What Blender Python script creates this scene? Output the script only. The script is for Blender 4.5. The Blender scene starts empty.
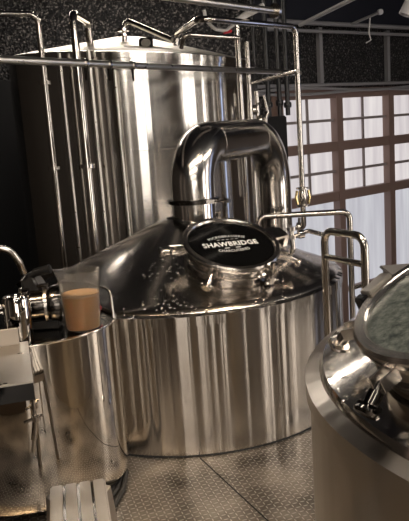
import bpy, bmesh, math, random
from mathutils import Vector, Matrix, noise
random.seed(7)
C = bpy.context.scene.collection
PI = math.pi
# ------------------------------------------------------------------ camera numbers (409 x 521 frame)
FOC, PITCH, ROLL, CAMZ = 701.0, 0.1912, 0.0694, 1.57
cp, sp = math.cos(PITCH), math.sin(PITCH); cr, sr = math.cos(ROLL), math.sin(ROLL)
def ray(px, py):
    a, b = px - 204.5, py - 260.5
    ax, by = cr*a - sr*b, sr*a + cr*b
    dx, dv = ax/FOC, -by/FOC
    return Vector((dx, cp + dv*sp, -sp + dv*cp))
def at(px, py, Y):
    d = ray(px, py); return d*(Y/d.y) + Vector((0, 0, CAMZ))
def atz(px, py, z):
    d = ray(px, py); return d*((z-CAMZ)/d.z) + Vector((0, 0, CAMZ))
# ------------------------------------------------------------------ materials
def nt(m): return m.node_tree.nodes, m.node_tree.links
def pbr(name, col, rough=.5, metal=0., **k):
    m = bpy.data.materials.new(name); m.use_nodes = True
    b = m.node_tree.nodes['Principled BSDF']
    b.inputs['Base Color'].default_value = (*col, 1); b.inputs['Roughness'].default_value = rough; b.inputs['Metallic'].default_value = metal
    for a, v in k.items(): b.inputs[a.replace('_', ' ')].default_value = v
    return m
def N(m, t, **k):
    n = m.node_tree.nodes.new(t)
    for a, v in k.items(): setattr(n, a, v)
    return n
def brushed(name, col=(.62,.575,.52), rough=.2, aniso=.0, streak=.25, wob=.05, smudge=.1, drops=0., dscale=60):
    """steel with marks that run round the vessel axis (object Z)"""
    m = pbr(name, col, rough, 1.); nodes, L = nt(m); b = nodes['Principled BSDF']
    tc = N(m, 'ShaderNodeTexCoord')
    mp = N(m, 'ShaderNodeMapping'); mp.inputs['Scale'].default_value = (1, 1, .006); L.new(tc.outputs['Object'], mp.inputs[0])
    n1 = N(m, 'ShaderNodeTexNoise'); n1.inputs['Scale'].default_value = 6; n1.inputs['Detail'].default_value = 2; L.new(mp.outputs[0], n1.inputs['Vector'])
    n2 = N(m, 'ShaderNodeTexNoise'); n2.inputs['Scale'].default_value = 60; n2.inputs['Detail'].default_value = 3; L.new(mp.outputs[0], n2.inputs['Vector'])
    ad = N(m, 'ShaderNodeMath', operation='MULTIPLY_ADD'); ad.inputs[1].default_value = .03; L.new(n2.outputs[0], ad.inputs[0]); L.new(n1.outputs[0], ad.inputs[2])
    bp = N(m, 'ShaderNodeBump'); bp.inputs['Strength'].default_value = streak; bp.inputs['Distance'].default_value = wob
    L.new(ad.outputs[0], bp.inputs['Height'])
    last = bp
    if drops:
        v = N(m, 'ShaderNodeTexVoronoi'); v.inputs['Scale'].default_value = dscale; L.new(tc.outputs['Object'], v.inputs['Vector'])
        mr = N(m, 'ShaderNodeMapRange'); mr.inputs[1].default_value = .0; mr.inputs[2].default_value = .3; mr.inputs[3].default_value = 1; mr.inputs[4].default_value = 0
        L.new(v.outputs['Distance'], mr.inputs[0])
        nn = N(m, 'ShaderNodeTexNoise'); nn.inputs['Scale'].default_value = 5; L.new(tc.outputs['Object'], nn.inputs['Vector'])
        m2 = N(m, 'ShaderNodeMapRange'); m2.inputs[1].default_value = .5; m2.inputs[2].default_value = .62; L.new(nn.outputs[0], m2.inputs[0])
        mu = N(m, 'ShaderNodeMath', operation='MULTIPLY'); L.new(mr.outputs[0], mu.inputs[0]); L.new(m2.outputs[0], mu.inputs[1])
        b2 = N(m, 'ShaderNodeBump'); b2.inputs['Strength'].default_value = drops; b2.inputs['Distance'].default_value = .008
        L.new(mu.outputs[0], b2.inputs['Height']); L.new(bp.outputs[0], b2.inputs['Normal']); last = b2
    L.new(last.outputs[0], b.inputs['Normal'])
    n3 = N(m, 'ShaderNodeTexNoise'); n3.inputs['Scale'].default_value = 3.5; n3.inputs['Detail'].default_value = 6; L.new(tc.outputs['Object'], n3.inputs['Vector'])
    mr = N(m, 'ShaderNodeMapRange'); mr.inputs[1].default_value = .35; mr.inputs[2].default_value = .7
    mr.inputs[3].default_value = rough; mr.inputs[4].default_value = rough + smudge; L.new(n3.outputs[0], mr.inputs[0]); L.new(mr.outputs[0], b.inputs['Roughness'])
    if aniso:
        tg = N(m, 'ShaderNodeTangent', direction_type='RADIAL', axis='Z'); L.new(tg.outputs[0], b.inputs['Tangent'])
        b.inputs['Anisotropic'].default_value = aniso; b.inputs['Anisotropic Rotation'].default_value = .25
    return m
def steel(name, rough=.12, col=(.62,.58,.53), bump=.0, scale=20):
    m = pbr(name, col, rough, 1.); nodes, L = nt(m); b = nodes['Principled BSDF']
    tc = N(m, 'ShaderNodeTexCoord'); n = N(m, 'ShaderNodeTexNoise'); n.inputs['Scale'].default_value = scale; n.inputs['Detail'].default_value = 4
    L.new(tc.outputs['Object'], n.inputs['Vector'])
    mr = N(m, 'ShaderNodeMapRange'); mr.inputs[3].default_value = rough*.6; mr.inputs[4].default_value = rough*1.5; L.new(n.outputs[0], mr.inputs[0]); L.new(mr.outputs[0], b.inputs['Roughness'])
    if bump:
        bp = N(m, 'ShaderNodeBump'); bp.inputs['Strength'].default_value = bump; bp.inputs['Distance'].default_value = .01; L.new(n.outputs[0], bp.inputs['Height']); L.new(bp.outputs[0], b.inputs['Normal'])
    return m
def diamond_plate():
    m = pbr('diamond_plate', (.5,.45,.39), .33, .85); nodes, L = nt(m); b = nodes['Principled BSDF']
    tc = N(m, 'ShaderNodeTexCoord')
    mp = N(m, 'ShaderNodeMapping'); mp.inputs['Rotation'].default_value = (0, 0, .5); mp.inputs['Scale'].default_value = (42, 42, 42); L.new(tc.outputs['Object'], mp.inputs[0])
    sx = N(m, 'ShaderNodeSeparateXYZ'); L.new(mp.outputs[0], sx.inputs[0])
    def ma(op, a, bb=None, c=None):
        n = N(m, 'ShaderNodeMath', operation=op)
        for i, v in enumerate((a, bb, c)):
            if v is None: continue
            if isinstance(v, (int, float)): n.inputs[i].default_value = v
            else: L.new(v, n.inputs[i])
        return n.outputs[0]
    x, y = sx.outputs[0], sx.outputs[1]
    fx, fy = ma('FLOOR', x), ma('FLOOR', y)
    par = ma('SUBTRACT', ma('MULTIPLY', ma('FLOORED_MODULO', ma('ADD', fx, fy), 2.), 2.), 1.)   # -1 / +1
    u, v = ma('SUBTRACT', ma('SUBTRACT', x, fx), .5), ma('SUBTRACT', ma('SUBTRACT', y, fy), .5)
    k = .7071
    a = ma('MULTIPLY', ma('ADD', u, ma('MULTIPLY', par, v)), k)
    c = ma('MULTIPLY', ma('SUBTRACT', v, ma('MULTIPLY', par, u)), k)
    d = ma('SQRT', ma('ADD', ma('POWER', ma('DIVIDE', a, .52), 2.), ma('POWER', ma('DIVIDE', c, .15), 2.)))
    mr = N(m, 'ShaderNodeMapRange', interpolation_type='SMOOTHSTEP'); mr.inputs[1].default_value = .55; mr.inputs[2].default_value = 1.05; mr.inputs[3].default_value = 1; mr.inputs[4].default_value = 0
    L.new(d, mr.inputs[0])
    bp = N(m, 'ShaderNodeBump'); bp.inputs['Strength'].default_value = 1.; bp.inputs['Distance'].default_value = .0045; L.new(mr.outputs[0], bp.inputs['Height'])
    n3 = N(m, 'ShaderNodeTexNoise'); n3.inputs['Scale'].default_value = 4; n3.inputs['Detail'].default_value = 8; L.new(tc.outputs['Object'], n3.inputs['Vector'])
    cr_ = N(m, 'ShaderNodeValToRGB'); cr_.color_ramp.elements[0].position = .3; cr_.color_ramp.elements[0].color = (.10,.085,.072,1); cr_.color_ramp.elements[1].position = .7; cr_.color_ramp.elements[1].color = (.42,.37,.32,1)
    L.new(n3.outputs[0], cr_.inputs[0])
    mx = N(m, 'ShaderNodeMix', data_type='RGBA', blend_type='MIX'); L.new(mr.outputs[0], mx.inputs[0]); L.new(cr_.outputs[0], mx.inputs[6]); mx.inputs[7].default_value = (.62,.57,.51,1)   # polished by feet
    L.new(mx.outputs[2], b.inputs['Base Color'])
    r2 = N(m, 'ShaderNodeMapRange'); r2.inputs[1].default_value = .3; r2.inputs[2].default_value = .7; r2.inputs[3].default_value = .26; r2.inputs[4].default_value = .46; L.new(n3.outputs[0], r2.inputs[0]); L.new(r2.outputs[0], b.inputs['Roughness'])
    b2 = N(m, 'ShaderNodeBump'); b2.inputs['Strength'].default_value = .35; b2.inputs['Distance'].default_value = .02; L.new(n3.outputs[0], b2.inputs['Height']); L.new(bp.outputs[0], b2.inputs['Normal'])
    L.new(b2.outputs[0], b.inputs['Normal'])
    return m
def speckled():
    m = pbr('speckled_black', (.02,.02,.02), .55); nodes, L = nt(m); b = nodes['Principled BSDF']
    tc = N(m, 'ShaderNodeTexCoord'); v = N(m, 'ShaderNodeTexVoronoi'); v.inputs['Scale'].default_value = 42; v.inputs['Randomness'].default_value = 1.
    n = N(m, 'ShaderNodeTexNoise'); n.inputs['Scale'].default_value = 48; n.inputs['Detail'].default_value = 6
    L.new(tc.outputs['Object'], v.inputs['Vector']); L.new(tc.outputs['Object'], n.inputs['Vector'])
    mr = N(m, 'ShaderNodeMapRange'); mr.inputs[1].default_value = .52; mr.inputs[2].default_value = .72; L.new(n.outputs[0], mr.inputs[0])
    cr_ = N(m, 'ShaderNodeValToRGB'); cr_.color_ramp.elements[0].color = (.006,.006,.007,1); cr_.color_ramp.elements[1].color = (.24,.22,.21,1); L.new(mr.outputs[0], cr_.inputs[0])
    L.new(cr_.outputs[0], b.inputs['Base Color'])
    bp = N(m, 'ShaderNodeBump'); bp.inputs['Strength'].default_value = .8; bp.inputs['Distance'].default_value = .03; L.new(v.outputs['Distance'], bp.inputs['Height']); L.new(bp.outputs[0], b.inputs['Normal'])
    return m
def emit(name, col, s):
    m = bpy.data.materials.new(name); m.use_nodes = True; nodes, L = nt(m); nodes.clear()
    e = nodes.new('ShaderNodeEmission'); e.inputs[0].default_value = (*col, 1); e.inputs[1].default_value = s
    o = nodes.new('ShaderNodeOutputMaterial'); L.new(e.outputs[0], o.inputs[0]); return m
def curtain_glass(name, col, s):
    """daylit frosted pane with faint vertical folds behind it"""
    m = bpy.data.materials.new(name); m.use_nodes = True; nodes, L = nt(m); nodes.clear()
    e = nodes.new('ShaderNodeEmission'); e.inputs[1].default_value = s
    tc = nodes.new('ShaderNodeTexCoord'); mp = nodes.new('ShaderNodeMapping'); mp.inputs['Scale'].default_value = (5, 5, .5); L.new(tc.outputs['Object'], mp.inputs[0])
    n = nodes.new('ShaderNodeTexNoise'); n.inputs['Scale'].default_value = 1.6; n.inputs['Detail'].default_value = 4; L.new(mp.outputs[0], n.inputs['Vector'])
    r = nodes.new('ShaderNodeValToRGB'); r.color_ramp.elements[0].position = .3; r.color_ramp.elements[1].position = .7
    r.color_ramp.elements[0].color = (col[0]*.72, col[1]*.70, col[2]*.74, 1); r.color_ramp.elements[1].color = (*col, 1)
    L.new(n.outputs[0], r.inputs[0]); L.new(r.outputs[0], e.inputs[0])
    o = nodes.new('ShaderNodeOutputMaterial'); L.new(e.outputs[0], o.inputs[0]); return m
M = dict(
    kettle=brushed('kettle_steel', (.57,.54,.50), .17, .75, .40, .10, .02),
    cone=brushed('cone_steel', (.58,.54,.50), .15, 0, .03, .02, .08, 1.0, 42),
    tank=brushed('tank_steel', (.68,.655,.62), .18, .8, .12, .08, .02),
    tun=brushed('tun_steel', (.58,.53,.47), .28, .85, .2, .04, .1),
    tuncone=brushed('tun_cone_steel', (.58,.55,.51), .10, 0, .04, .02, .05, .8, 50),
    mirror=brushed('mirror_steel', (.66,.62,.56), .03, 0, .06, .03, .01),
    pipe=steel('pipe_steel', .12, scale=5), dullpipe=steel('satin_pipe_steel', .3, (.72,.68,.62)), rail=steel('rail_steel', .17, scale=5),
    vapour=steel('vapour_pipe_steel', .17, (.70,.67,.63), .2, 4),
    ring=steel('ring_steel', .2), darksteel=steel('dark_steel', .15, (.12,.11,.10)),
    box=steel('scuffed_steel', .3, (.52,.48,.43), .15, 9), alu=steel('worn_aluminium', .36, (.60,.56,.51), .3, 25),
    black=pbr('black_plastic', (.012,.012,.013), .3), blackmatte=pbr('matt_black', (.008,.008,.009), .8),
    glossblack=pbr('gloss_black_lid', (.004,.004,.004), .08, 0., Specular_IOR_Level=.35),
    rubber=pbr('black_rubber', (.02,.019,.018), .5), white=pbr('white_lettering', (.85,.85,.85), .5, 0.),
    ceil=pbr('navy_ceiling', (.010,.011,.020), .7), conduit=pbr('grey_conduit', (.42,.41,.42), .4, .3),
    speck=speckled(), plate=diamond_plate(), wood=pbr('red_brown_frame', (.27,.18,.15), .5),
    muntin=pbr('pale_muntin', (.34,.29,.28), .6), floor2=pbr('dark_concrete', (.05,.045,.042), .7),
    wall_l=pbr('dark_brown_wall', (.05,.04,.032), .7), wall_w=pbr('warm_wall', (.12,.09,.065), .8),
    red=pbr('red_plastic', (.6,.02,.03), .4), brass=steel('brass', .2, (.75,.6,.32)), grey=pbr('grey_cover', (.33,.30,.27), .6),
    cable=pbr('white_cable', (.75,.73,.70), .45), green=pbr('green_bottle_glass', (.02,.09,.02), .2),
    bench=pbr('dark_bench', (.05,.036,.028), .5),
    pane=curtain_glass('daylit_pane', (.92,.86,.84), .72), panelow=curtain_glass('daylit_lower_pane', (.80,.80,.84), .64),
)
# ------------------------------------------------------------------ mesh helpers
def obj(name, bm, m, parent=None, smooth=True, loc=None):
    me = bpy.data.meshes.new(name); bmesh.ops.recalc_face_normals(bm, faces=bm.faces)
    bm.to_mesh(me); bm.free()
    if smooth:
        me.polygons.foreach_set('use_smooth', [True]*len(me.polygons))
        try: me.set_sharp_from_angle(angle=math.radians(38))
        except Exception: pass
    me.materials.append(m if not isinstance(m, str) else M[m])
    o = bpy.data.objects.new(name, me); C.objects.link(o)
    if parent is not None: o.parent = parent
    if loc is not None: o.location = loc
    return o
def tag(o, label=None, cat=None, group=None, kind=None):
    if label: o['label'] = label
    if cat: o['category'] = cat
    if group: o['group'] = group
    if kind: o['kind'] = kind
    return o
def thing(name, label, cat, loc=(0,0,0), rz=0, group=None):
    o = bpy.data.objects.new(name, None); C.objects.link(o); o.location = loc; o.rotation_euler = (0, 0, rz); o.empty_display_size = .1
    return tag(o, label, cat, group)
def B(): return bmesh.new()
def box(bm, c, s, mat=None, bev=0.):
    r = bmesh.ops.create_cube(bm, size=1.); vs = r['verts']
    bmesh.ops.scale(bm, vec=s, verts=vs)
    if bev: 
        es = list({e for v in vs for e in v.link_edges}); rr = bmesh.ops.bevel(bm, geom=es, offset=bev, segments=2, affect='EDGES'); vs = list({v for f in rr['faces'] for v in f.verts} | {v for v in vs if v.is_valid})
    bmesh.ops.translate(bm, vec=c, verts=vs)
    if mat is not None: bmesh.ops.transform(bm, matrix=mat, verts=vs)
    return bm
def lathe(bm, prof, seg=96, mat=None, cap0=False, cap1=False):
    rings = []
    for r, z in prof:
        if r < 1e-6: rings.append([bm.verts.new((0, 0, z))])
        else: rings.append([bm.verts.new((r*math.cos(2*PI*i/seg), r*math.sin(2*PI*i/seg), z)) for i in range(seg)])
    for a, b in zip(rings, rings[1:]):
        for i in range(seg):
            j = (i+1) % seg
            q = [a[i % len(a)], a[j % len(a)], b[j % len(b)], b[i % len(b)]]
            q2 = []
            for v in q:
                if v not in q2: q2.append(v)
            if len(q2) > 2: bm.faces.new(q2)
    if cap0 and len(rings[0]) > 1: bm.faces.new(rings[0])
    if cap1 and len(rings[-1]) > 1: bm.faces.new(rings[-1])
    if mat is not None: bmesh.ops.transform(bm, matrix=mat, verts=[v for r in rings for v in r])
    return bm
def fillet(pts, rad, n=8):
    pts = [Vector(p) for p in pts]; out = [pts[0]]
    for i in range(1, len(pts)-1):
        a, b, c = pts[i-1], pts[i], pts[i+1]
        u, v = (a-b), (c-b); lu, lv = u.length, v.length; u /= lu; v /= lv
        ang = u.angle(v)
        if ang > PI-.02: out.append(b); continue
        t = min(rad/math.tan(ang/2), lu*.49, lv*.49); R = t*math.tan(ang/2)
        bis = (u+v).normalized(); cen = b + bis*(R/math.sin(ang/2))
        p0, p1 = b+u*t-cen, b+v*t-cen
        tot = p0.angle(p1)
        for k in range(n+1):
            s = k/n
            out.append(cen + (p0*math.sin((1-s)*tot) + p1*math.sin(s*tot))/math.sin(tot))
    out.append(pts[-1]); return out
def tube(bm, pts, r, seg=16, caps=True):
    pts = [Vector(p) for p in pts]; n = len(pts)
    rr = r if isinstance(r, (list, tuple)) else [r]*n
    t0 = (pts[1]-pts[0]).normalized(); up = Vector((0,0,1)) if abs(t0.z) < .9 else Vector((1,0,0))
    nv = (up - t0*up.dot(t0)).normalized(); rings = []
    for i, p in enumerate(pts):
        t = (pts[min(i+1, n-1)] - pts[max(i-1, 0)]).normalized()
        nv = (nv - t*nv.dot(t)).normalized(); bv = t.cross(nv)
        rings.append([bm.verts.new(p + rr[i]*(math.cos(2*PI*k/seg)*nv + math.sin(2*PI*k/seg)*bv)) for k in range(seg)])
    for a, b in zip(rings, rings[1:]):
        for k in range(seg): bm.faces.new((a[k], a[(k+1) % seg], b[(k+1) % seg], b[k]))
    if caps: bm.faces.new(rings[0][::-1]); bm.faces.new(rings[-1])
    return bm
def pipe(name, pts, r, m, parent=None, bend=.06, seg=16, n=8):
    """mesh stored about its first point"""
    return obj(name, tube(B(), fillet(pts, bend, n), r, seg), m, parent)
def zalign(p, d):
    d = Vector(d).normalized(); q = Vector((0,0,1)).rotation_difference(d)
    return Matrix.Translation(p) @ q.to_matrix().to_4x4()
def collar(bm, p, d, r, h, seg=24, bulge=0):
    lathe(bm, [(r*.6,-h/2),(r,-h/2),(r+bulge,0),(r,h/2),(r*.6,h/2)], seg, zalign(p, d), True, True); return bm
def struct(name, bm, m, smooth=False, parent=None):
    o = obj(name, bm, m, parent, smooth)
    if parent is None: o['kind'] = 'structure'
    return o

# ------------------------------------------------------------------ the room
WD = Vector((.783, .622, 0)); WP = Vector((1.59, 8.0, 0)); WN = Vector((.622, -.783, 0))   # window wall direction, point, inward normal
PITCHW = .94
def wp(t, z, off=0.): return WP + WD*t + WN*off + Vector((0, 0, z))
WMAT = Matrix((( WD.x, -WN.x, 0, WP.x), (WD.y, -WN.y, 0, WP.y), (0, 0, 1, 0), (0, 0, 0, 1)))   # local x along wall, y outwards
LOW, CEIL, WT = -1.2, 2.98, 1.83
bm = B(); box(bm, (0.9, 2.6, -1.25), (9.6, 17.2, .1)); fl2 = struct('floor', bm, 'floor2')
bm = B(); box(bm, (0.2, 1.45, -.03), (4.8, 7.1, .06)); dk = struct('floor', bm, 'plate')
bm = B(); box(bm, (0.9, 2.6, CEIL+.05), (9.6, 17.2, .1)); struct('ceiling', bm, 'ceil')
bm = B(); box(bm, (-3.85, 2.6, .85), (.1, 17.2, 4.3)); struct('wall_left', bm, 'wall_l')
bm = B(); box(bm, (5.65, 2.6, .85), (.1, 17.2, 4.3)); struct('wall_right', bm, 'wall_w')
bm = B(); box(bm, (0.9, -6.05, .85), (9.6, .1, 4.3)); struct('wall_rear', bm, 'wall_w')
bm = B(); box(bm, (-1.55, 7.48, .85), (4.6, .1, 4.3)); struct('wall_back', bm, 'speck')
bm = B(); box(bm, (-2.6, 7.38, .47), (2.4, .08, 3.34)); struct('trim_3', bm, 'blackmatte')
# wall over and under the windows
bm = B(); box(bm, (2.3, .06, (WT+2.55)/2), (6.8, .1, 2.55-WT), WMAT); struct('wall_back', bm, 'speck')
bm = B(); box(bm, (2.3, .02, (2.55+CEIL)/2), (6.8, .22, CEIL-2.55), WMAT); struct('trim_1', bm, 'ceil')
# dark duct column standing at the corner between the walls
for i in range(7):
    x0 = -PITCHW + i*PITCHW
    fr = B()
    for x in (x0, x0+PITCHW):
        if i and x == x0: continue
        box(fr, (x, 0, (WT+LOW)/2), (.10, .10, WT-LOW), WMAT)
    zs = [WT-.02]
    z = WT - .60
    while z > LOW: zs.append(z); z -= .56
    for zz in zs[:3]: box(fr, (x0+PITCHW/2, 0, zz), (PITCHW, .085, .105), WMAT)
    for zz in zs[4:5]: box(fr, (x0+PITCHW/2, 0, zz), (PITCHW, .06, .05), WMAT)
    w = struct(f'window_{i+1}', fr, 'wood')
    mu = B()
    box(mu, (x0+PITCHW*.5, .012, (WT+zs[2])/2), (.028, .02, WT-zs[2]), WMAT)
    for zz in (WT-.31, WT-.60-.28): box(mu, (x0+PITCHW/2, .012, zz), (PITCHW-.1, .03, .03), WMAT)
    o = struct('muntin', mu, 'muntin', parent=w)
    g = B(); box(g, (x0+PITCHW/2, .05, (WT+zs[2])/2), (PITCHW, .01, WT-zs[2]), WMAT); struct('upper_panes', g, 'pane', parent=w)
    g = B(); box(g, (x0+PITCHW/2, .05, (LOW+zs[2])/2), (PITCHW, .01, zs[2]-LOW), WMAT); struct('lower_pane', g, 'panelow', parent=w)
# steel studs on the speckled wall
for k, t in enumerate((-.28, .90)):
    bm = B(); box(bm, (t, -.03, (WT+.06+2.50)/2), (.05, .05, 2.50-WT-.06), WMAT)
    tag(obj('wall_stud', bm, 'conduit', smooth=False), ['grey steel stud on the speckled wall, nearer the tall corner pipe', 'grey steel stud on the speckled wall, nearer the right edge'][k], 'stud', 'studs above the windows')
# ------------------------------------------------------------------ kettle
KX, KY, KR = -.107, 4.036, .89
kz = lambda r: .715 + (.86-r)*.444
kt = thing('brew_kettle', 'large polished steel brew kettle with black round lid and arched pipe', 'kettle', (KX, KY, 0))
obj('kettle_body', lathe(B(), [(.80,.0),(.87,.004),(.885,.006),(KR,.010),(KR,.02),(KR,.64),(KR,.655)], 160), 'kettle', kt)
obj('rim_band', lathe(B(), [(KR,.655),(KR+.006,.656),(KR+.006,.66),(KR+.006,.696),(KR+.006,.70),(KR+.002,.701),(KR-.016,.708),(KR-.02,.710)], 160), 'kettle', kt)
obj('base_gasket', lathe(B(), [(.890,.0),(.896,.004),(.892,.009),(.87,.008)], 128), 'blackmatte', kt)
obj('cone_top', lathe(B(), [(.872,.708),(.864,.718),(.84,.732)]+[(r, kz(r)+.004) for r in (.8,.7,.6,.5,.4,.3,.2,.128)]+[(.1,kz(.1))], 160), 'cone', kt)
def lid_frame(cx, cy, az, rr, zf, slope, h):
    d = Vector((math.cos(az), math.sin(az), 0)); n = Vector((slope*d.x, slope*d.y, 1)).normalized()
    x = Vector((-d.y, d.x, 0)); y = n.cross(x)            # x along slope contour, y up-slope
    c = Vector((0, 0, zf(rr))) + d*rr + n*h
    return Matrix(((x.x,y.x,n.x,c.x),(x.y,y.y,n.y,c.y),(x.z,y.z,n.z,c.z),(0,0,0,1)))
# lettering helper -------------------------------------------------
def text_bm(s, size, width, arc=0., y0=0., bold=0.0):
    cu = bpy.data.curves.new('t', 'FONT'); cu.body = s; cu.size = size; cu.align_x = 'CENTER'; cu.offset = bold; cu.extrude = 0; cu.resolution_u = 3; cu.space_character = 1.08
    to = bpy.data.objects.new('t', cu); C.objects.link(to)
    dg = bpy.context.evaluated_depsgraph_get(); me = bpy.data.meshes.new_from_object(to.evaluated_get(dg))
    bpy.data.objects.remove(to)
    bm = B(); bm.from_mesh(me); bpy.data.meshes.remove(me)
    xs = [v.co.x for v in bm.verts]; w = max(xs)-min(xs); mx = (max(xs)+min(xs))/2; k = width/w
    for v in bm.verts:
        x, y = (v.co.x-mx)*k, v.co.y
        if arc:
            a = x/arc; rad = arc + y if arc > 0 else arc + y
            v.co.x = rad*math.sin(a); v.co.y = rad*math.cos(a) - arc + y0
        else: v.co.x, v.co.y = x, y + y0
    return bm
def merge(dst, src, z=0.):
    me = bpy.data.meshes.new('tmp'); 
    for v in src.verts: v.co.z += z
    src.to_mesh(me); src.free(); dst.from_mesh(me); bpy.data.meshes.remove(me)
def manway(root, F, R, nh, glassmat, lips):
    """neck, gasket and framed lid; F: frame with z = lid normal, origin at lid top"""
    obj('manway_neck', lathe(B(), [(R*.90,-nh-.13),(R*.90,-.035),(R*.97,-.033),(R*.97,-.022),(R*.9,-.02)], 96, F), lips['neck'], root)
    obj('neck_weld', lathe(B(), [(R*.90,-nh+.015),(R*.935,-nh+.02),(R*.935,-nh+.03),(R*.90,-nh+.036)], 96, F), 'ring', root)
    lid = obj('manway_lid', lathe(B(), [(R*.80,-.02),(R*.985,-.02),(R,-.012),(R,.0),(R*.975,.008),(R*.90,.009),(R*.875,.002),(R*.87,-.004)], 96, F), 'ring', root)
    obj('lid_pane', lathe(B(), [(0,-.002),(R*.3,-.0025),(R*.6,-.003),(R*.88,-.005),(R*.88,-.012),(0,-.012)], 96, F), glassmat, lid)
    return lid
def latch(root, F, R, ang, kind=0, name='swing_bolt', dark=False, length=.1):
    """hinged bolt with a lug on the neck and a T knob, laid outwards at angle ang in lid plane"""
    A = F @ Matrix.Rotation(ang, 4, 'Z')
    bm = B()
    for s in (-1, 1): box(bm, (R+.018, s*.016, -.03), (.05, .006, .03), A, .001)
    if kind == 2:                # squared loop bracket
        tube(bm, [A @ Vector(p) for p in fillet([(R+.0,.035,-.02),(R+.07,.035,-.02),(R+.07,-.035,-.02),(R,-.035,-.02)], .01, 4)], .005, 8)
    lo = obj(name, bm, 'ring', root)
    if kind == 0:                # closed: bolt stands across the rim, knob over it
        bm = tube(B(), [A @ Vector((R+.026,0,-.075)), A @ Vector((R+.026,0,.03))], .007, 12); obj('bolt_rod', bm, 'ring', lo)
        obj('bolt_nut', collar(B(), A @ Vector((R+.026,0,.012)), A.to_3x3() @ Vector((0,0,1)), .018, .02), 'ring', lo)
        bm = B(); collar(bm, A @ Vector((R+.026,0,-.075)), A.to_3x3() @ Vector((1,0,0)), .02, .022)
        tube(bm, [A @ Vector((R+.026,-.035,-.085)), A @ Vector((R+.026,.035,-.085))], .009, 10); obj('knob', bm, 'ring', lo)
    else:                        # open: bolt hangs outwards
        e = Vector((R+.03+length, 0, -.03 if kind == 2 else -.06))
        bm = tube(B(), [A @ Vector((R+.03,0,-.03)), A @ e], .0075, 12); obj('bolt_rod', bm, 'darksteel' if dark else 'ring', lo)
        d = (e-Vector((R+.03,0,-.03))).normalized(); d3 = A.to_3x3() @ d
        bm = B(); collar(bm, A @ (e - d*.03), d3, .016, .03); collar(bm, A @ e, d3, .024, .014, bulge=.004)
        tube(bm, [A @ (e-d*.012+Vector((0,-.03,0))), A @ (e-d*.012+Vector((0,.03,0)))], .008, 10); tube(bm, [A @ (e-d*.04), A @ (e+d*.002)], .010, 10)
        obj('knob', bm, 'darksteel' if dark else 'ring', lo)
    return lo
FK = Matrix.Translation((.028,0,0)) @ lid_frame(0, 0, math.atan2(-.91, .41), .50, kz, .444, .10)
lid = manway(kt, FK, .255, .10, 'glossblack', dict(neck='kettle'))
# rotate writing so it reads level for someone in front of the lid
FT = FK @ Matrix.Translation((0,0,0)) @ Matrix.Rotation(math.radians(-5), 4, 'Z') @ Matrix.Translation((-.008,-.006,0))
tb = B()
merge(tb, text_bm('SHAWBRIDGE', .056, .30, 0, -.020, .0018))
merge(tb, text_bm('MICROBRASSERIE', .030, .20, .24, .062, .0))
merge(tb, text_bm('CHARCUTERIES', .030, .175, -.30, -.076, .0))
for x in (-.05, -.025, 0, .025, .05): 
    b_ = B(); bmesh.ops.create_grid(b_, x_segments=1, y_segments=1, size=.5); bmesh.ops.scale(b_, vec=(.016,.0035,1), verts=b_.verts); bmesh.ops.translate(b_, vec=(x,.041,0), verts=b_.verts); merge(tb, b_)
for x in (-.03, .03):
    b_ = B(); bmesh.ops.create_grid(b_, x_segments=1, y_segments=1, size=.5); bmesh.ops.scale(b_, vec=(.028,.006,1), verts=b_.verts); bmesh.ops.translate(b_, vec=(x,-.038,0), verts=b_.verts); merge(tb, b_)
for v in tb.verts: v.co.z = .0008
bmesh.ops.transform(tb, matrix=FT, verts=tb.verts)
tag(obj('lettering', tb, 'white', lid, smooth=False), 'white lettering on the black lid')
D = math.radians
latch(kt, FK, .255, D(172), 2, length=.085)
latch(kt, FK, .255, D(225), 1, length=.07)
latch(kt, FK, .255, D(291), 0)
latch(kt, FK, .255, D(330), 1, length=.07)
latch(kt, FK, .255, D(78), 0)
bm = B(); box(bm, (.275, 0, -.006), (.10, .11, .014), FK @ Matrix.Rotation(D(8), 4, 'Z'), .003); box(bm, (.335, 0, -.04), (.03, .09, .07), FK @ Matrix.Rotation(D(8), 4, 'Z'), .003)
obj('lid_hinge', bm, 'ring', kt)
# arched vapour pipe
vd = Vector((.587, 1.164, 0))
po = Vector((.07, 0, 0)); pa = po + Vector((0, 0, .98)); pb = po + Vector((0, 0, 1.46)); pc = vd + Vector((.07, 0, 1.46)); pd = vd + Vector((.07, 0, -1.2))
path = fillet([pa, pb, pc, pd], .36, 18)
vp = obj('vapour_pipe', tube(B(), path, .126, 48), 'vapour', kt)
bm = B(); collar(bm, (.07,0,1.145), (0,0,1), .152, .016, 64); lathe(bm, [(.126,1.13),(.14,1.133),(.14,1.157),(.126,1.16)], 64, Matrix.Translation(po))
cl = obj('pipe_clamp', bm, 'darksteel', vp)
bm = B(); box(bm, (.17,-.12,1.145), (.06,.05,.02), None, .003); tube(bm, [(.17,-.13,1.145),(.26,-.18,1.15)], .007, 10); collar(bm, (.25,-.175,1.15), (.9,-.4,0), .014, .02); obj('wing_nut', bm, 'ring', cl)
for q in (path[19], path[-20]): obj('weld_bead', collar(B(), q, Vector((.44,.9,0)), .1275, .005, 48), 'ring', vp)
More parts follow.
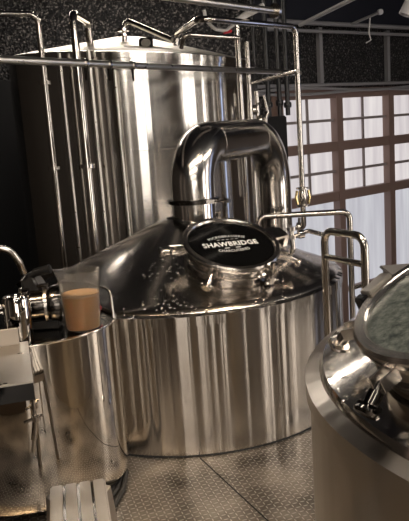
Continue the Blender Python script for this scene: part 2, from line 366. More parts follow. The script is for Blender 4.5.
# small inlet valve on the kettle cone, right of the lid
bx, by_ = .60, -.22
iv = obj('inlet_pipe', tube(B(), fillet([(bx-.04,by_-.02,.80),(bx,by_-.02,.86),(bx-.005,by_,.965)], .05, 6), .014, 14), 'pipe', kt)
bm = B(); collar(bm, (bx-.004,by_,.93), (0,0,1), .03, .018); collar(bm, (bx-.004,by_,.975), (0,0,1), .026, .02); obj('inlet_clamp', bm, 'ring', iv)
tube_b = tube(B(), fillet([(bx-.06,by_,.925),(bx+.03,by_,.935),(bx+.09,by_+.02,.955),(bx+.19,by_+.03,.92)], .03, 5), .013, 12); collar(tube_b, (bx+.05,by_+.01,.94), (1,.2,.1), .024, .03); obj('inlet_elbow', tube_b, 'pipe', iv)
for a, r_ in ((D(200), .70), (D(303), .74)):
    bm = B(); collar(bm, (r_*math.cos(a), r_*math.sin(a), kz(r_)+.01), (.1,-.1,1), .028, .02); obj('port_cap', bm, 'darksteel', kt)
# ------------------------------------------------------------------ mash tun at the right
TX, TY, TR, TZ = 1.136, 1.606, .90, .908
tz = lambda r: TZ + .035 + (TR-.045-r)*.444
mt = thing('mash_tun', 'polished steel mash tun cut off by the right edge, fogged glass lid', 'mash tun', (TX, TY, 0))
obj('tun_body', lathe(B(), [(TR-.006,0),(TR-.006,.05),(TR-.006,TZ-.06),(TR-.006,TZ-.04)], 160), 'tun', mt)
obj('rim_band', lathe(B(), [(TR-.006,TZ-.042),(TR+.004,TZ-.04),(TR+.004,TZ-.036),(TR+.004,TZ-.004),(TR+.004,TZ),(TR,TZ+.001),(TR-.030,TZ+.012),(TR-.033,TZ+.013),(TR-.035,TZ+.011)], 160), 'tun', mt)
obj('cone_top', lathe(B(), [(TR-.034,TZ+.010),(TR-.036,TZ+.020),(TR-.042,tz(TR-.042))]+[(r, tz(r)) for r in (.85,.8,.7,.6,.5,.4,.3,.2,.1)]+[(0, tz(.05))], 160), 'tuncone', mt)
FM = lid_frame(0, 0, 3.385, .55, tz, .444, .11)
def fog_mat():
    m = pbr('fogged_glass', (.045,.055,.048), .3, 0., Specular_IOR_Level=.5); nodes, L = nt(m); b = nodes['Principled BSDF']
    tc = N(m, 'ShaderNodeTexCoord'); n = N(m, 'ShaderNodeTexNoise'); n.inputs['Scale'].default_value = 55; n.inputs['Detail'].default_value = 7; n.inputs['Roughness'].default_value = .7; L.new(tc.outputs['Object'], n.inputs['Vector'])
    v = N(m, 'ShaderNodeTexVoronoi', feature='DISTANCE_TO_EDGE'); v.inputs['Scale'].default_value = 90; L.new(tc.outputs['Object'], v.inputs['Vector'])
    r = N(m, 'ShaderNodeValToRGB'); r.color_ramp.elements[0].position = .38; r.color_ramp.elements[0].color = (.02,.026,.022,1); r.color_ramp.elements[1].position = .72; r.color_ramp.elements[1].color = (.17,.18,.15,1)
    L.new(n.outputs[0], r.inputs[0]); L.new(r.outputs[0], b.inputs['Base Color'])
    bp = N(m, 'ShaderNodeBump'); bp.inputs['Strength'].default_value = .15; bp.inputs['Distance'].default_value = .002; L.new(v.outputs[0], bp.inputs['Height']); L.new(bp.outputs[0], b.inputs['Normal'])
    return m
M['fog'] = fog_mat()
lid2 = manway(mt, FM, .26, .11, 'fog', dict(neck='tun'))
LA = dict(tab=D(199), l1=D(228), l2=D(284))
bm = B(); box(bm, (.262, 0, .012), (.035, .085, .012), FM @ Matrix.Rotation(LA['tab'], 4, 'Z'), .002)
hg = obj('lid_hinge', bm, 'alu', mt, smooth=False)
bm = B(); box(bm, (.275, .05, -.01), (.03, .025, .035), FM @ Matrix.Rotation(LA['tab'], 4, 'Z'), .003); obj('hinge_stop', bm, 'black', hg)
latch(mt, FM, .26, LA['l1'], 1, dark=False, length=.04)
latch(mt, FM, .26, LA['l2'], 1, dark=True, length=.06)
# ------------------------------------------------------------------ tall tank at the back
BX, BY, BR = -.49, 6.22, 1.04
bk = thing('storage_tank', 'tall brushed steel cylindrical tank rising behind the kettle', 'tank', (BX, BY, LOW))
zt = 2.12 - LOW
def slant(bm, z0):
    for v in bm.verts:
        if v.co.z > z0: v.co.z += -.08*v.co.x
    return bm
bm = lathe(B(), [(BR*.9,.0),(BR,.06),(BR,.1),(BR,1.42-LOW-.012),(BR,1.42-LOW-.006),(BR+.0008,1.42-LOW),(BR,1.42-LOW+.006),(BR,1.42-LOW+.012),(BR,zt-.06),(BR,zt-.04),(BR,zt)], 160); slant(bm, zt-.1)
obj('tank_wall', bm, 'tank', bk)
bm = lathe(B(), [(BR,zt-.045),(BR+.008,zt-.043),(BR+.008,zt+.0),(BR-.01,zt+.006)], 160); slant(bm, zt-.2); obj('rim_band', bm, 'tank', bk)
bm = lathe(B(), [(BR-.01,zt),(BR-.03,zt+.015),(BR*.7,zt+.08),(BR*.4,zt+.15),(BR*.15,zt+.21),(0,zt+.225)], 128); slant(bm, zt-.2); obj('domed_head', bm, steel('head_steel', .5, (.88,.83,.76)), bk)
def hz(x, y, dz=0):  # head height at local x, y
    r = math.hypot(x, y); return zt + (1-r)*.225*1.0 - .08*x + dz
# fittings on the head
p = at(146, 44, 5.45) - Vector((BX, BY, LOW)); F_ = Matrix.Translation(p) @ Matrix.Rotation(D(62), 4, 'X')
bm = B(); box(bm, (0,0,0), (.105,.105,.03), F_, .01); hp = obj('head_port', bm, 'ring', bk)
obj('port_glass', lathe(B(), [(0,.022),(.032,.022),(.036,.015),(.036,.0)], 32, F_), pbr('pale_glass', (.42,.39,.34), .3), hp)
q0 = at(124, 38, 5.7) - Vector((BX,BY,LOW)); q1 = at(124, 19, 5.7) - Vector((BX,BY,LOW)); q2 = at(172, 40, 5.5) - Vector((BX,BY,LOW))
bm = tube(B(), fillet([q0-Vector((0,0,.08)), q1, q2], .04, 6), .02, 12); collar(bm, q0+Vector((0,0,.06)), (0,0,1), .045, .02); collar(bm, q0+Vector((0,0,.02)), (0,0,1), .04, .02)
obj('vent_pipe', bm, 'pipe', bk)
# ------------------------------------------------------------------ pipes in front of the tank
def clampring(parent, p, d, r=.032, h=.02): return obj('pipe_clamp', collar(B(), p, d, r, h), 'ring', parent)
def spipe(name, label, pts, r, m='pipe', bend=.07, group=None, clamps=(), seg=16):
    pts = [Vector(p) for p in pts]; base = pts[0].copy()
    t = tag(obj(name, tube(B(), fillet([p-base for p in pts], bend, 8), r, seg), m, loc=base), label, 'pipe', group)
    for (p, d) in clamps: clampring(t, Vector(p)-base, d, r*1.9, r*1.1)
    return t
def vert(px, py, Y, ztop, zbot=LOW):
    q = at(px, py, Y); return Vector((q.x, Y, ztop)), Vector((q.x, Y, zbot))
zb = lambda px, py, Y: at(px, py, Y).z
a, b_ = vert(50, 130, 5.02, zb(38, 14, 5.02))
c1 = at(58, 168, 5.02)
spipe('overhead_pipe', 'steel pipe bending down from the left edge over the dark side of the tank', [(a.x-.6, 4.5, a.z-.03), a, b_], .021, clamps=[((a.x,a.y,zb(43,83,5.02)),(0,0,1)), ((a.x,a.y,c1.z),(0,0,1))])
a, b_ = vert(84, 130, 4.86, zb(70, 13, 4.86))
spipe('hooked_pipe', 'thick steel pipe with a hooked top standing in front of the tank', [(a.x+.02, 5.45, zb(88, 46, 5.45)-.06), (a.x+.02, 5.4, zb(86,22,5.4)), (a.x, 4.86, a.z), b_], .026, bend=.06, clamps=[((a.x,4.86,zb(88,166,4.86)),(0,0,1))])
for k, (px, yt) in enumerate(((67, 53), (96, 50), (120, 70))):
    Y = BY - math.sqrt(max(.05, BR**2 - (at(px,130,5).x - BX)**2)) - .06
    a, b_ = vert(px, 130, Y, zb(px-9, yt, Y))
    spipe('riser_pipe', ['slim riser pipe on the tank, left of the hooked pipe', 'slim riser pipe on the tank, just right of the hooked pipe', 'slim riser pipe where the bright side of the tank begins'][k], [a, b_], [.013,.014,.012][k], 'dullpipe', group='slim risers on the tank')
# long handrail-like pipe crossing the tank
z = 1.94
q = [atz(-12, 59, z), atz(300, 73, z)]
lp = spipe('cross_pipe', 'long horizontal steel pipe crossing the whole tank from the left edge', q, .020, 'dullpipe')
for px, py in ((99, 61), (124, 62), (149, 63)):
    c = q[0].lerp(q[1], 0); 
    t_ = (atz(px, py, z)-q[0]).length/(q[1]-q[0]).length; c = q[0].lerp(q[1], t_)
    o = clampring(lp, c-q[0], q[1]-q[0], .026, .018); tube_ = tube(B(), [c-q[0]+Vector((0,0,-.02)), c-q[0]+Vector((0,0,-.09))], .007, 8); obj('hanger', tube_, 'darksteel', lp)
# tall corner pipe: from tank head, right along the top, then down to the vapour pipe
Y = 5.12; X = at(299, 110, Y).x
zt_ = zb(294, 27, Y); e1 = at(290, 228, 5.14)
pl = atz(200, 18, zt_); s0 = at(176, 46, 5.3); s1 = at(177, 33, 5.3)
cpipe = spipe('corner_pipe', 'tall steel pipe running along the top then down beside the windows', [s0, s1, pl, (X, Y, zt_), (X, Y, e1.z), (KX+vd.x+.222, 5.16, e1.z)], .02, 'rail', bend=.06)
base = s0
bm = B(); zv = zb(303, 197, Y)
lathe(bm, [(.02,-.075),(.045,-.07),(.045,-.06),(.024,-.055),(.03,-.03),(.034,0),(.03,.03),(.024,.055),(.045,.06),(.045,.07),(.02,.075)], 24, Matrix.Translation(Vector((X,Y,zv))-base))
sg = obj('sight_glass', bm, 'ring', cpipe)
for s in (-1, 1): obj('brass_guard', tube(B(), [Vector((X+s*.04,Y-.01,zv-.05))-base, Vector((X+s*.05,Y-.01,zv))-base, Vector((X+s*.04,Y-.01,zv+.05))-base], .01, 8), 'brass', sg)
bm = B(); collar(bm, Vector((KX+vd.x+.238,5.155,e1.z))-base, (1,0,0), .036, .03); tube(bm, [Vector((KX+vd.x+.238,5.155,e1.z))-base, Vector((KX+vd.x+.243,5.155,e1.z+.07))-base], .01, 8); obj('drain_valve', bm, 'ring', cpipe)
# posts by the tank's right side
def post(px, py0, Y, r, label, top, m='rail'):
    a, b_ = vert(px, 100, Y, zb(px-4, top, Y)); return spipe('standpipe', label, [a, b_], r, m, group='standpipes right of the tank')
post(241, 22, 5.42, .022, 'bright standpipe at the right side of the tank, left of the pair', 22)
post(250, 40, 5.50, .018, 'standpipe at the right side of the tank, right of the pair', 42)
q = [at(181, 48, 5.25), at(184, 34, 5.2), at(239, 38, 5.40)]
spipe('branch_pipe', 'short steel pipe bending off the tank head to the bright standpipe', q, .018, 'rail', bend=.05)
q = [at(160, -4, 3.85), at(275, 11, 4.55)]
tp = spipe('ceiling_pipe', 'horizontal steel pipe at the top ending in a capped clamp', q, .02, 'dullpipe')
clampring(tp, q[1]-q[0], q[1]-q[0], .045, .02)
q = [at(252, 83, 5.6), at(298, 71, 5.0)]
spipe('diagonal_pipe', 'thin steel pipe slanting behind the long cross pipe near the windows', q, .016, 'rail')
q = [at(300, 25, 5.9), at(366, -8, 4.6)]
spipe('ceiling_conduit', 'thin pipe slanting up to the top edge right of the corner pipe', q, .016, 'conduit')
q = [at(204, 10, 4.6), at(206, 20, 4.6), at(214, 29, 4.6), at(226, 31, 4.65), at(234, 24, 4.7)]
cb = tag(obj('white_cable', tube(B(), fillet([p-q[0] for p in q], .05, 6), .011, 10), 'cable', loc=q[0]), 'white cable sagging below the ceiling pipe', 'cable')
p3, p4 = at(224, 32.6, 4.64)-q[0], at(231, 31, 4.68)-q[0]
obj('red_tie', tube(B(), [p3, p4], .010, 8), 'red', cb)
q = [at(237, 21, 4.75), at(247, 14, 4.75), at(264, 6, 4.7)]
tag(obj('pale_hose', tube(B(), fillet([p-q[0] for p in q], .05, 6), .022, 12), 'cable', loc=q[0]), 'thick pale hose crossing under the capped ceiling pipe', 'hose')
# black valve manifold and duct beside the windows
q = vert(262, 110, 6.3, 2.5)
for k, px in enumerate((256, 268, 279, 287)):
    a, b_ = vert(px, 90, 6.7-.02*k, CEIL, 1.60)
    t = spipe('black_pipe', ['black downpipe nearest the tank', 'black downpipe over the left valve', 'black downpipe over the middle valve', 'black downpipe nearest the corner pipe'][k], [a, b_], .022 if k else .016, 'black', group='black downpipes with valves')
    bm = B(); zz = zb(px, 103+2*(k % 2), 6.66)
    collar(bm, Vector((0,0,zz))-Vector((0,0,a.z)), (0,0,1), .034, .05, bulge=.004); tube(bm, [Vector((0,-.0,zz-a.z)), Vector((.0,-.07,zz-a.z+.01))], .016, 10)
    obj('valve', bm, 'black' if k else 'ring', t)
bm = B(); a = at(274, 130, 6.6); box(bm, (a.x+.01, 6.68, (1.60+LOW)/2), (.22, .18, 1.60-LOW), None, .01)
tag(obj('black_duct', bm, 'blackmatte', smooth=False), 'black rectangular duct between the tank and the windows', 'duct')
mf = thing('valve_manifold', 'cluster of small steel valves behind the standpipes', 'valve', at(258, 120, 5.62))
mb = B(); tube(mb, [(0,0,.22),(0,0,-.6)], .018, 12); obj('manifold_pipe', mb, 'ring', mf)
for k, (x, z_) in enumerate(((-.03,.08),(.02,.0),(-.02,-.09),(.03,-.2))):
    bm = B(); collar(bm, (x,-.02,z_), (1,0,.2), .032, .05, bulge=.008); tube(bm, [(x,-.02,z_),(x+.05,-.05,z_+.06)], .007, 8); tube(bm, [(0,0,z_),(x,-.02,z_)], .012, 8); obj('valve', bm, ['ring','pipe'][k % 2], mf)
bm = tube(B(), fillet([at(264,95,5.9)-at(268,112,5.9), (0,0,0), at(266,118,5.9)-at(268,112,5.9), at(266,160,5.9)-at(268,112,5.9)], .03), .013, 10)
tag(obj('slim_pipe', bm, 'rail', loc=at(268,112,5.9)), 'slim pale pipe between the valve cluster and the black duct', 'pipe')
# conduits on the wall over the windows
for k, (z_, r_, sag) in enumerate(((1.90,.018,0),(1.85,.016,.02),(1.82,.015,-.015))):
    pts = [wp(-1.3+i*.35, z_+ (sag*math.sin(i*.9) if sag else 0), .09+.02*k) for i in range(19)]
    tag(obj('wall_conduit', tube(B(), pts, r_, 10), 'conduit'), ['straight grey conduit above the windows, topmost', 'wavy grey cable above the windows, middle one', 'wavy grey cable lying lowest, along the top of the window frame'][k], 'conduit', 'conduits above the windows')
for k, z_ in enumerate((2.52, 2.44)):
    tag(obj('header_pipe', tube(B(), [wp(-1.2, z_, .16), wp(4.9, z_, .16)], .024 if k == 0 else .018, 12), 'conduit'), ['upper grey pipe along the dark beam above the windows', 'lower grey pipe along the dark beam above the windows'][k], 'pipe', 'pipes along the beam')
# ceiling hanger hook
q = [at(370, 17, 7.4), at(369, 33, 7.4), at(371, 40, 7.4), at(366, 43, 7.4)]
tag(obj('wire_hook', tube(B(), [p for p in q], .007, 8), 'cable'), 'pale wire hook hanging on the header pipe', 'hook')
q = [at(352, 24, 7.3), at(380, 12, 6.9)]
h = tag(obj('sprinkler_pipe', tube(B(), q, .014, 10), 'conduit'), 'short dark pipe with a round end under the ceiling', 'pipe')
obj('sprinkler_head', collar(B(), q[1], (.3,-.9,0), .026, .03), 'conduit', h)
# bright spotlight fixture cut by the top right corner
sp_ = thing('ceiling_spotlight', 'white spotlight under the ceiling at the top right corner', 'lamp', at(408, 8, 6.0))
obj('lamp_can', lathe(B(), [(0,.10),(.045,.10),(.05,.0),(.055,-.06),(.048,-.06),(.045,-.02),(0,-.02)], 24, Matrix.Rotation(D(25), 4, 'Y')), pbr('white_enamel', (.75,.73,.75), .4), sp_)
obj('lamp_stem', tube(B(), [(0,0,.08),(0,0,CEIL-at(408,8,6.0).z)], .01, 8), 'conduit', sp_)
q = [at(247, -8, 5.0), at(249, 9, 5.0), at(252, 12, 5.0), at(252, 15, 5.0)]
# ------------------------------------------------------------------ guard rails
def rail(name, label, posts, zt_, zm, r, m='rail', zbot=0.):
    t = thing(name, label, 'railing', (posts[0].x, posts[0].y, 0)); o = posts[0].copy(); o.z = 0
    P = [p-o for p in posts]
    pts = [Vector((P[0].x,P[0].y,zbot)), Vector((P[0].x,P[0].y,zt_)), Vector((P[1].x,P[1].y,zt_)), Vector((P[1].x,P[1].y,zbot))]
    obj('rail_loop', tube(B(), fillet(pts, .055, 8), r, 18), m, t)
    if zm: obj('mid_rail', tube(B(), [Vector((P[0].x,P[0].y,zm)), Vector((P[1].x,P[1].y,zm))], r*.85, 16), m, t)
    for k in (0, 1): obj('foot_flange', lathe(B(), [(0,0),(.045,0),(.045,.006),(0,.008)], 24, Matrix.Translation((P[k].x,P[k].y,zbot))), m, t)
    return t
rail('guard_rail', 'steel guard rail with mid bar between the kettle and mash tun', [Vector((.565,3.22,0)), Vector((.695,2.98,0))], 1.05, .925, .0178)
lgr = rail('long_guard_rail', 'longer steel guard rail without mid bar behind the kettle', [Vector((at(259,235,4.93).x,4.93,0)), Vector((at(351,260,4.86).x,4.86,0))], .905, None, .021)
# grey covered unit past the rails
g = at(407, 275, 4.3)
bx_ = thing('grey_cabinet', 'grey boxy cover showing above the fogged lid at the right edge', 'cabinet', (g.x+.02, 4.4, 0))
bm = B(); box(bm, (0,0,.275), (.22,.3,.55), None, .01); obj('cabinet_body', bm, 'grey', bx_, smooth=False)
bm = B(); box(bm, (0,0,.56), (.25,.34,.02), None, .006); obj('cabinet_top', bm, 'grey', bx_, smooth=False)
for pa_, pb_ in (((352,288),(369,284)), ((352,296),(369,305))):
    obj('brace_bar', tube(B(), [at(*pa_, 4.86)-lgr.location, at(*pb_, 4.84)-lgr.location], .011, 10), 'darksteel', lgr)
# ------------------------------------------------------------------ oval vessel at the left
VX, VY, VA, VB, VZ = -.90, 3.0, .49, .36, .76
def oval(bm, prof, seg=128, capl=True):
    rings = []
    for off, z_ in prof:
        rings.append([bm.verts.new(((VA+off)*math.cos(2*PI*i/seg), (VB+off)*math.sin(2*PI*i/seg), z_)) for i in range(seg)])
    for a, b in zip(rings, rings[1:]):
        for i in range(seg): bm.faces.new((a[i], a[(i+1)%seg], b[(i+1)%seg], b[i]))
    return bm, rings
vs = thing('collecting_vessel', 'low mirror-polished steel vessel under the beaker, reflecting the tread plate', 'vessel', (VX, VY, 0))
bm, _ = oval(B(), [(-.06,.03),(-.02,.035),(-.004,.06),(0,.12),(0,.3),(0,.5),(0,VZ-.008)]); obj('vessel_wall', bm, 'mirror', vs)
bm, _ = oval(B(), [(0,VZ-.008),(.004,VZ-.004),(.003,VZ),(-.004,VZ+.001),(-.006,VZ-.01)]); obj('rim', bm, 'rail', vs)
bm, rg = oval(B(), [(-.006,VZ-.012),(-.01,VZ-.016)]); bm.faces.new(rg[-1]); obj('top_plate', bm, 'darksteel', vs, smooth=False)
for k in range(4):
    a = [D(45),D(135),D(225),D(315)][k]; bm = B(); lathe(bm, [(0,0),(.03,0),(.03,.045),(0,.045)], 20, Matrix.Translation(((VA-.1)*math.cos(a),(VB-.1)*math.sin(a),0))); obj('foot', bm, 'rubber', vs)
# rod hoop at its right end
o_ = Vector((VX, VY, 0))
hp_ = [Vector((-.418,3.0,VZ)), Vector((-.425,3.02,.885)), Vector((-.56,3.16,.90)), Vector((-.70,3.22,.90)), Vector((-.70,3.22,VZ-.01))]
obj('rod_hoop', tube(B(), fillet([p-o_ for p in hp_], .035, 6), .006, 10), 'rail', vs)
# drain tube with clamps on its side
dt = [Vector((-.80,2.62,.50)), Vector((-.815,2.60,.42)), Vector((-.80,2.585,.20))]
dd_ = obj('sample_tube', tube(B(), [at(30,352,2.62)-o_, at(33,398,2.60)-o_, at(36,425,2.6)-o_, at(33,452,2.6)-o_], .008, 10), 'ring', vs)
q = at(36,418,2.6)-o_
bm = B(); tube(bm, [q+Vector((-.045,-.01,-.012)), q+Vector((.03,-.01,.015))], .006, 8); collar(bm, q, (0,0,1), .018, .02); obj('tube_clamp', bm, 'ring', dd_)
# beaker -----------------------------------------------------------
bq = atz(84, 331, VZ); bxx, byy = atz(84, 329, VZ-.012).x, 2.905
pb2 = at(84, 329, 2.905)
jk = thing('plastic_beaker', 'clear plastic beaker half full of hazy amber beer on the vessel', 'beaker', (pb2.x, 2.905, VZ-.012))
def beaker_bm(t=.0022):
    bm = B(); seg = 64; H = .258
    prof = [(.0,.002),(.068,.002),(.074,.008)] + [(.074+.016*(k/10), .008+(H-.008)*k/10) for k in range(1, 11)]
    inn = [(r-t, z_) for r, z_ in reversed(prof[3:])] + [(.072,.010),(.066,.0045),(0,.0045)]
    lathe(bm, prof+inn, seg)
    for v in bm.verts:       # pouring lip at the left
        if v.co.z > H*.72:
            a = math.atan2(v.co.y, v.co.x); d = abs((a-PI*1.0+PI) % (2*PI) - PI)
            w = math.exp(-(d/.35)**2)*((v.co.z-H*.72)/(H*.28))**2
            v.co.x *= 1+.18*w; v.co.y *= 1+.18*w; v.co.z += .008*w
    return bm
plast = pbr('clear_plastic', (.97,.95,.92), .09, 0., Transmission_Weight=.97, IOR=1.3); 
obj('beaker_wall', beaker_bm(), plast, jk)
beer = pbr('hazy_beer', (.30,.13,.02), .3, 0., Subsurface_Weight=.3, Subsurface_Scale=.02); foam = pbr('beer_foam', (.55,.36,.19), .6)
_n, _L = nt(foam); _t = N(foam, 'ShaderNodeTexNoise'); _t.inputs['Scale'].default_value = 60; _r = N(foam, 'ShaderNodeValToRGB'); _r.color_ramp.elements[0].color = (.22,.12,.05,1); _r.color_ramp.elements[1].color = (.48,.31,.16,1); _L.new(_t.outputs[0], _r.inputs[0]); _L.new(_r.outputs[0], _n['Principled BSDF'].inputs['Base Color'])
obj('beer', lathe(B(), [(0,.006),(.065,.006),(.0705,.011),(.0790,.140),(.0790,.150),(0,.150)], 64), beer, jk)
obj('foam', lathe(B(), [(0,.1505),(.0785,.1505),(.0795,.158),(.06,.1575),(0,.156)], 64), foam, jk)
# polished fitting and black valve behind the beaker ---------------
fx = at(46, 318, 2.98)
pf = thing('filter_housing', 'dark mirror-polished filter housing standing left of the beaker', 'housing', (fx.x, 2.98, VZ-.012))
R90 = Matrix.Translation((0,0,.10)) @ Matrix.Rotation(D(8), 4, 'Z') @ Matrix.Rotation(D(90), 4, 'Y')
obj('housing_body', lathe(B(), [(0,-.085),(.07,-.085),(.078,-.078),(.078,-.06),(.066,-.055),(.066,.02),(.08,.03),(.085,.06),(.08,.075),(.0,.08)], 48, R90), 'darksteel', pf)
obj('end_ring', lathe(B(), [(.066,.0),(.082,.004),(.082,.016),(.066,.02)], 48, R90), 'ring', pf)
obj('flange_ring', lathe(B(), [(.06,-.10),(.086,-.098),(.086,-.086),(.06,-.084)], 48, R90), 'ring', pf)
bm = B(); box(bm, (0,0,.02), (.13,.10,.04), None, .005); obj('housing_foot', bm, 'black', pf)
vx = at(34, 284, 3.0)
bv = thing('butterfly_valve', 'black butterfly valve on the end of the curved spout pipe', 'valve', (vx.x-.01, 3.04, vx.z-.035))
bm = lathe(B(), [(0,-.035),(.05,-.035),(.06,-.025),(.06,.025),(.05,.035),(0,.035)], 32, Matrix.Translation((0,0,.02)) @ Matrix.Rotation(D(60), 4, 'Y')); obj('valve_body', bm, 'black', bv)
bm = B(); tube(bm, [(-.02,-.02,.05),(.02,-.04,.085),(.09,-.05,.10)], [.012,.018,.02], 10); tube(bm, [(.0,0,0),(.08,-.03,-.01)], .022, 12); obj('lever', bm, 'black', bv)
bm = B(); collar(bm, (.03,-.03,-.03), (1,.2,-.4), .045, .02); collar(bm, (-.045,0,.045), (-.6,0,.7), .035, .02); box(bm, (.05,-.055,.03), (.05,.02,.015), None, .003); obj('clamp', bm, 'darksteel', bv)
bm = B(); tube(bm, [(.02,-.02,-.02),(.05,0,-.075)], .028, 14); obj('outlet', bm, 'ring', bv)
q = [at(-25, 262, 2.95), at(-6, 247, 2.95), at(10, 250, 2.96), at(19, 262, 2.98), at(24, 273, 3.0)]
sp2 = tag(obj('spout_pipe', tube(B(), fillet([p-q[0] for p in q], .06, 6), .015, 14), 'rail', loc=q[0]), 'curved steel spout pipe arching in from the left edge', 'pipe')
rk = atz(107, 309, .80)
rq = at(106, 309, 3.12)
rd = thing('red_cap', 'small red cap behind the beaker at the vessel rim', 'cap', (-.50, 3.08, VZ-.012))
obj('cap_stem', tube(B(), [(0,0,0),(0,0,.035)], .012, 12), 'black', rd); obj('cap_top', lathe(B(), [(0,.033),(.018,.033),(.02,.045),(.015,.058),(0,.06)], 20), 'red', rd)
# ------------------------------------------------------------------ shelf box at far left
sA = atz(33, 381, .84); sB = atz(28, 341, .84)
rot = math.atan2(sB.y-sA.y, sB.x-sA.x) - PI/2
sh = thing('steel_shelf', 'scuffed flat steel shelf box at the left edge', 'shelf', (sA.x, sA.y, .78), rot)
L_ = (sB-sA).length
bm = B(); box(bm, (-.30, L_/2, .057), (.6, L_, .006), None, .001); obj('shelf_top', bm, 'box', sh, smooth=False)
bm = B(); box(bm, (-.30, .004, .027), (.6, .006, .054)); box(bm, (-.003, L_/2, .027), (.006, L_, .054)); box(bm, (-.30, L_-.004, .027), (.6, .006, .054)); obj('shelf_side', bm, 'glossblack', sh, smooth=False)
bm = B(); box(bm, (-.09, L_-.02, .09), (.12, .012, .06), None, .001); obj('back_plate', bm, 'grey', sh, smooth=False)
for k, x in enumerate((-.14, -.45)):
    bm = B(); box(bm, (x, L_+.13, .03), (.03,.28,.02)); obj('shelf_bracket', bm, 'darksteel', sh, smooth=False)
cu = at(17, 318, 2.62)
cc = thing('steel_canister', 'narrow polished steel canister standing behind the shelf', 'canister', (cu.x-.03, 2.74, VZ-.012))
obj('canister_body', lathe(B(), [(0,0),(.05,0),(.055,.02),(.055,.19),(.05,.2),(.046,.19),(.046,.01),(0,.01)], 48), 'mirror', cc)
obj('canister_handle', tube(B(), fillet([(-.055,-.02,.17),(-.10,-.04,.17),(-.10,-.04,.04),(-.055,-.02,.04)], .02, 5), .006, 10), 'cable', cc)
# ------------------------------------------------------------------ aluminium step stool
st0, st1 = atz(50, 487, .45), atz(105, 478, .45)
W_ = (st1-st0).length; ry = math.atan2(st1.y-st0.y, st1.x-st0.x)
ss = thing('step_stool', 'worn ribbed aluminium step stool at the bottom edge', 'step stool', ((st0.x+st1.x)/2, (st0.y+st1.y)/2, 0), ry)
bm = B(); box(bm, (0,-.21,.438), (W_-.004,.42,.016), None, .002); obj('tread_bed', bm, 'darksteel', ss, smooth=False)
bm = B()
for k in range(4): box(bm, (-W_/2+W_/8+k*W_/4, -.21, .448), (W_/4-.009, .418, .008), None, .0025)
box(bm, (-W_/2+.004,-.21,.42), (.008,.42,.05)); box(bm, (W_/2-.004,-.21,.42), (.008,.42,.05)); box(bm, (0,-.004,.42), (W_,.008,.05))
obj('tread', bm, 'alu', ss, smooth=False)
for sx in (-1, 1):
    for sy in (0, 1):
        bm = B(); p0 = Vector((sx*(W_/2-.005), -.02 if sy else -.40, .42)); p1 = Vector((sx*(W_/2+.03), .09 if sy else -.55, .0))
        d = p1-p0; mtx = zalign((p0+p1)/2, d); box(bm, (0,0,0), (.022,.045,d.length), mtx, .002); obj('leg', bm, 'alu', ss, smooth=False)
# ------------------------------------------------------------------ hoses on the deck
hs = [[(118,455),(126,472),(123,490),(112,508),(100,525)], [(112,462),(121,476),(117,490),(106,503),(96,515)], [(110,470),(116,482),(110,494),(100,503),(90,508)]]
for k, h_ in enumerate(hs):
    pts = [atz(x, y, .014) for x, y in h_]
    pts = [Vector((p.x, p.y, .0135)) for p in pts]
    tag(obj('floor_hose', tube(B(), fillet([p-pts[0] for p in pts], .12, 6), .012, 12), 'rubber', loc=pts[0]), ['outermost dark hose curving on the deck behind the step stool', 'middle dark hose curving on the deck behind the step stool', 'innermost dark hose on the deck, closest to the mirror vessel'][k], 'hose', 'hoses on the deck')
# plate joint in the deck
j0, j1 = atz(200, 458, 0), atz(268, 521, 0)
d = (j1-j0).normalized(); bm = B(); mm = Matrix.Translation((j0+d*.8)) @ Matrix.Rotation(math.atan2(d.y, d.x), 4, 'Z'); box(bm, (0,0,.0005), (1.6,.006,.002), mm); struct('trim_2', bm, 'blackmatte')
# ------------------------------------------------------------------ added lights, all out of view
warm = emit('added_tube', (1.0,.90,.79), 28.)
def lamp(x, y, rz, label, L=2.4, w=.10, z=CEIL-.18, em=warm):  # unseen lamps added to brighten the steel and streak it with reflections
    t = thing('added_ceiling_lamp', label, 'lamp', (x, y, z), rz, 'added ceiling lamps, out of view')
    bm = B(); box(bm, (0,0,.03), (L,w+.04,.04), None, .004); obj('lamp_housing', bm, 'blackmatte', t)
    bm = B(); box(bm, (0,0,0), (L-.04,w,.02)); obj('diffuser', bm, em, t, smooth=False)
    for s in (-1, 1): obj('hanger', tube(B(), [(s*L*.4,0,.05),(s*L*.4,0,CEIL-z)], .004, 6), 'conduit', t)
lamp(.55, 2.3, .35, 'added unseen ceiling lamp over the deck between kettle and mash tun')
lamp(.1, .7, .35, 'added unseen ceiling lamp right above the camera')
lamp(.6, -1.6, 0, 'added unseen ceiling lamp behind the camera')
lamp(3.2, 3.6, .7, 'added unseen ceiling lamp over the right of the deck')
lamp(-.9, 6.4, 0, 'unseen ceiling lamp added above the tall tank to light its head', L=1.8, z=CEIL-.09)
def downlight(x, y, label, power, size, col=(1.0,.74,.45)):  # unseen spot added to warm the deck that the vessel mirrors
    t = thing('added_downlight', label, 'lamp', (x, y, CEIL-.06), 0)
    obj('lamp_can', lathe(B(), [(0,.055),(.09,.055),(.09,-.05),(.08,-.05),(.08,.02),(0,.02)], 32), 'blackmatte', t)
    obj('lamp_bulb', lathe(B(), [(0,.015),(.06,.0),(.05,-.03),(0,-.045)], 24), emit('bulb', col, 12.), t)
    l = bpy.data.lights.new('added_beam', 'SPOT'); l.energy = power; l.color = col; l.spot_size = math.radians(size); l.spot_blend = .6; l.shadow_soft_size = .06
    lo = bpy.data.objects.new('added_beam', l); C.objects.link(lo); lo.parent = t; lo.location = (0, 0, -.06)
lamp(-.6, -4.3, PI/2, 'unseen ceiling lamp added at the far rear left for deck glints')
downlight(-.95, 2.0, 'added unseen warm downlight over the step stool and mirror vessel', 160, 75)
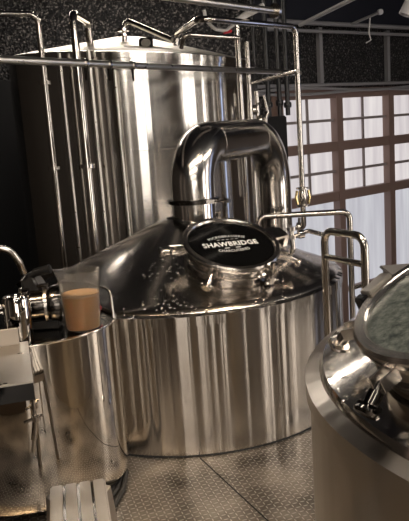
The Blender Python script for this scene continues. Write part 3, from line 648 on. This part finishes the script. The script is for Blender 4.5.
downlight(.75, 2.75, 'added unseen warm downlight over the deck beside the kettle', 60, 70)
# tall glowing panes added on the unseen walls for bright bands in the steel
glow = emit('warm_pane_glow', (1.0,.91,.82), 5.); blue = emit('blue_pane_glow', (.55,.66,1.0), 1.6)
def added_pane(n, c, s, em):
    bm = B(); box(bm, c, s); w = struct(f'window_{n}', bm, em)  # each window object here is an added glowing pane
    fr = B(); ax = 0 if s[0] > s[1] else 1
    for k in (-1, 1):
        cc_ = list(c); cc_[ax] += k*(s[ax]/2+.03); ss_ = [.1,.1,s[2]+.12]; box(fr, cc_, ss_)
        cc_ = list(c); cc_[2] += k*(s[2]/2+.03); ss_ = [.1,.1,.06]; ss_[ax] = s[ax]; box(fr, cc_, ss_)
    struct('frame', fr, 'wood', parent=w)
added_pane(8, (.25, -5.97, 1.6), (.6, .03, 2.2), glow)
added_pane(9, (1.25, -5.97, 1.6), (.9, .03, 2.2), glow)
added_pane(10, (3.0, -5.97, 1.6), (1.0, .03, 2.2), glow)
added_pane(11, (5.57, 1.0, 1.3), (.03, 1.2, 2.6), glow)
added_pane(12, (5.57, 3.2, 1.3), (.03, .8, 2.6), glow)
added_pane(13, (5.57, 5.2, 1.3), (.03, .5, 2.6), blue)
dim = emit('dim_pane_glow', (1.0,.85,.7), .15)  # faint panes added on the left wall for thin streaks in the steel
added_pane(14, (-3.77, 2.2, 1.2), (.03, .3, 2.6), dim)
added_pane(15, (-3.77, 0.0, 1.2), (.03, .5, 2.6), dim)
# dark bench added out of view to darken the reflection in the mirror vessel
bn = thing('added_bench', 'low dark bench standing outside the picture, mirrored in the vessel', 'bench', (-1.25, 1.15, -.20))
M['bench_top'] = M['darksteel']
bm = B(); box(bm, (0,0,.82), (1.5,.6,.04), None, .004); obj('bench_top', bm, 'darksteel', bn, smooth=False)
bm = B(); box(bm, (0,0,.50), (1.44,.54,.60), None, .004); obj('bench_body', bm, 'bench', bn, smooth=False)
for k in range(4):
    bm = B(); tube(bm, [(-.55+k*.36,.285,.30),(-.55+k*.36,.285,.74)], .012, 10); obj('handle', bm, 'dullpipe', bn)
# ------------------------------------------------------------------ world, camera
w = bpy.data.worlds.new('world'); bpy.context.scene.world = w; w.use_nodes = True
w.node_tree.nodes['Background'].inputs[0].default_value = (.03,.03,.04,1); w.node_tree.nodes['Background'].inputs[1].default_value = .3
cam = bpy.data.cameras.new('camera'); co = bpy.data.objects.new('camera', cam); C.objects.link(co)
cam.sensor_fit = 'VERTICAL'; cam.sensor_height = 24.; cam.lens = FOC/521*24.; cam.clip_start = .05
Xv, Vv, Fv = Vector((1,0,0)), Vector((0,sp,cp)), Vector((0,cp,-sp))
r_ = cr*Xv - sr*Vv*(-1)*(-1); r_ = cr*Xv + (-sr)*Vv; u_ = sr*Xv + cr*Vv
co.matrix_world = Matrix(((r_.x,u_.x,-Fv.x,0),(r_.y,u_.y,-Fv.y,0),(r_.z,u_.z,-Fv.z,CAMZ),(0,0,0,1)))
bpy.context.scene.camera = co
vs_ = bpy.context.scene.view_settings; vs_.view_transform = 'Standard'; vs_.look = 'None'; vs_.gamma = 1; vs_.use_curve_mapping = False; vs_.exposure = .3
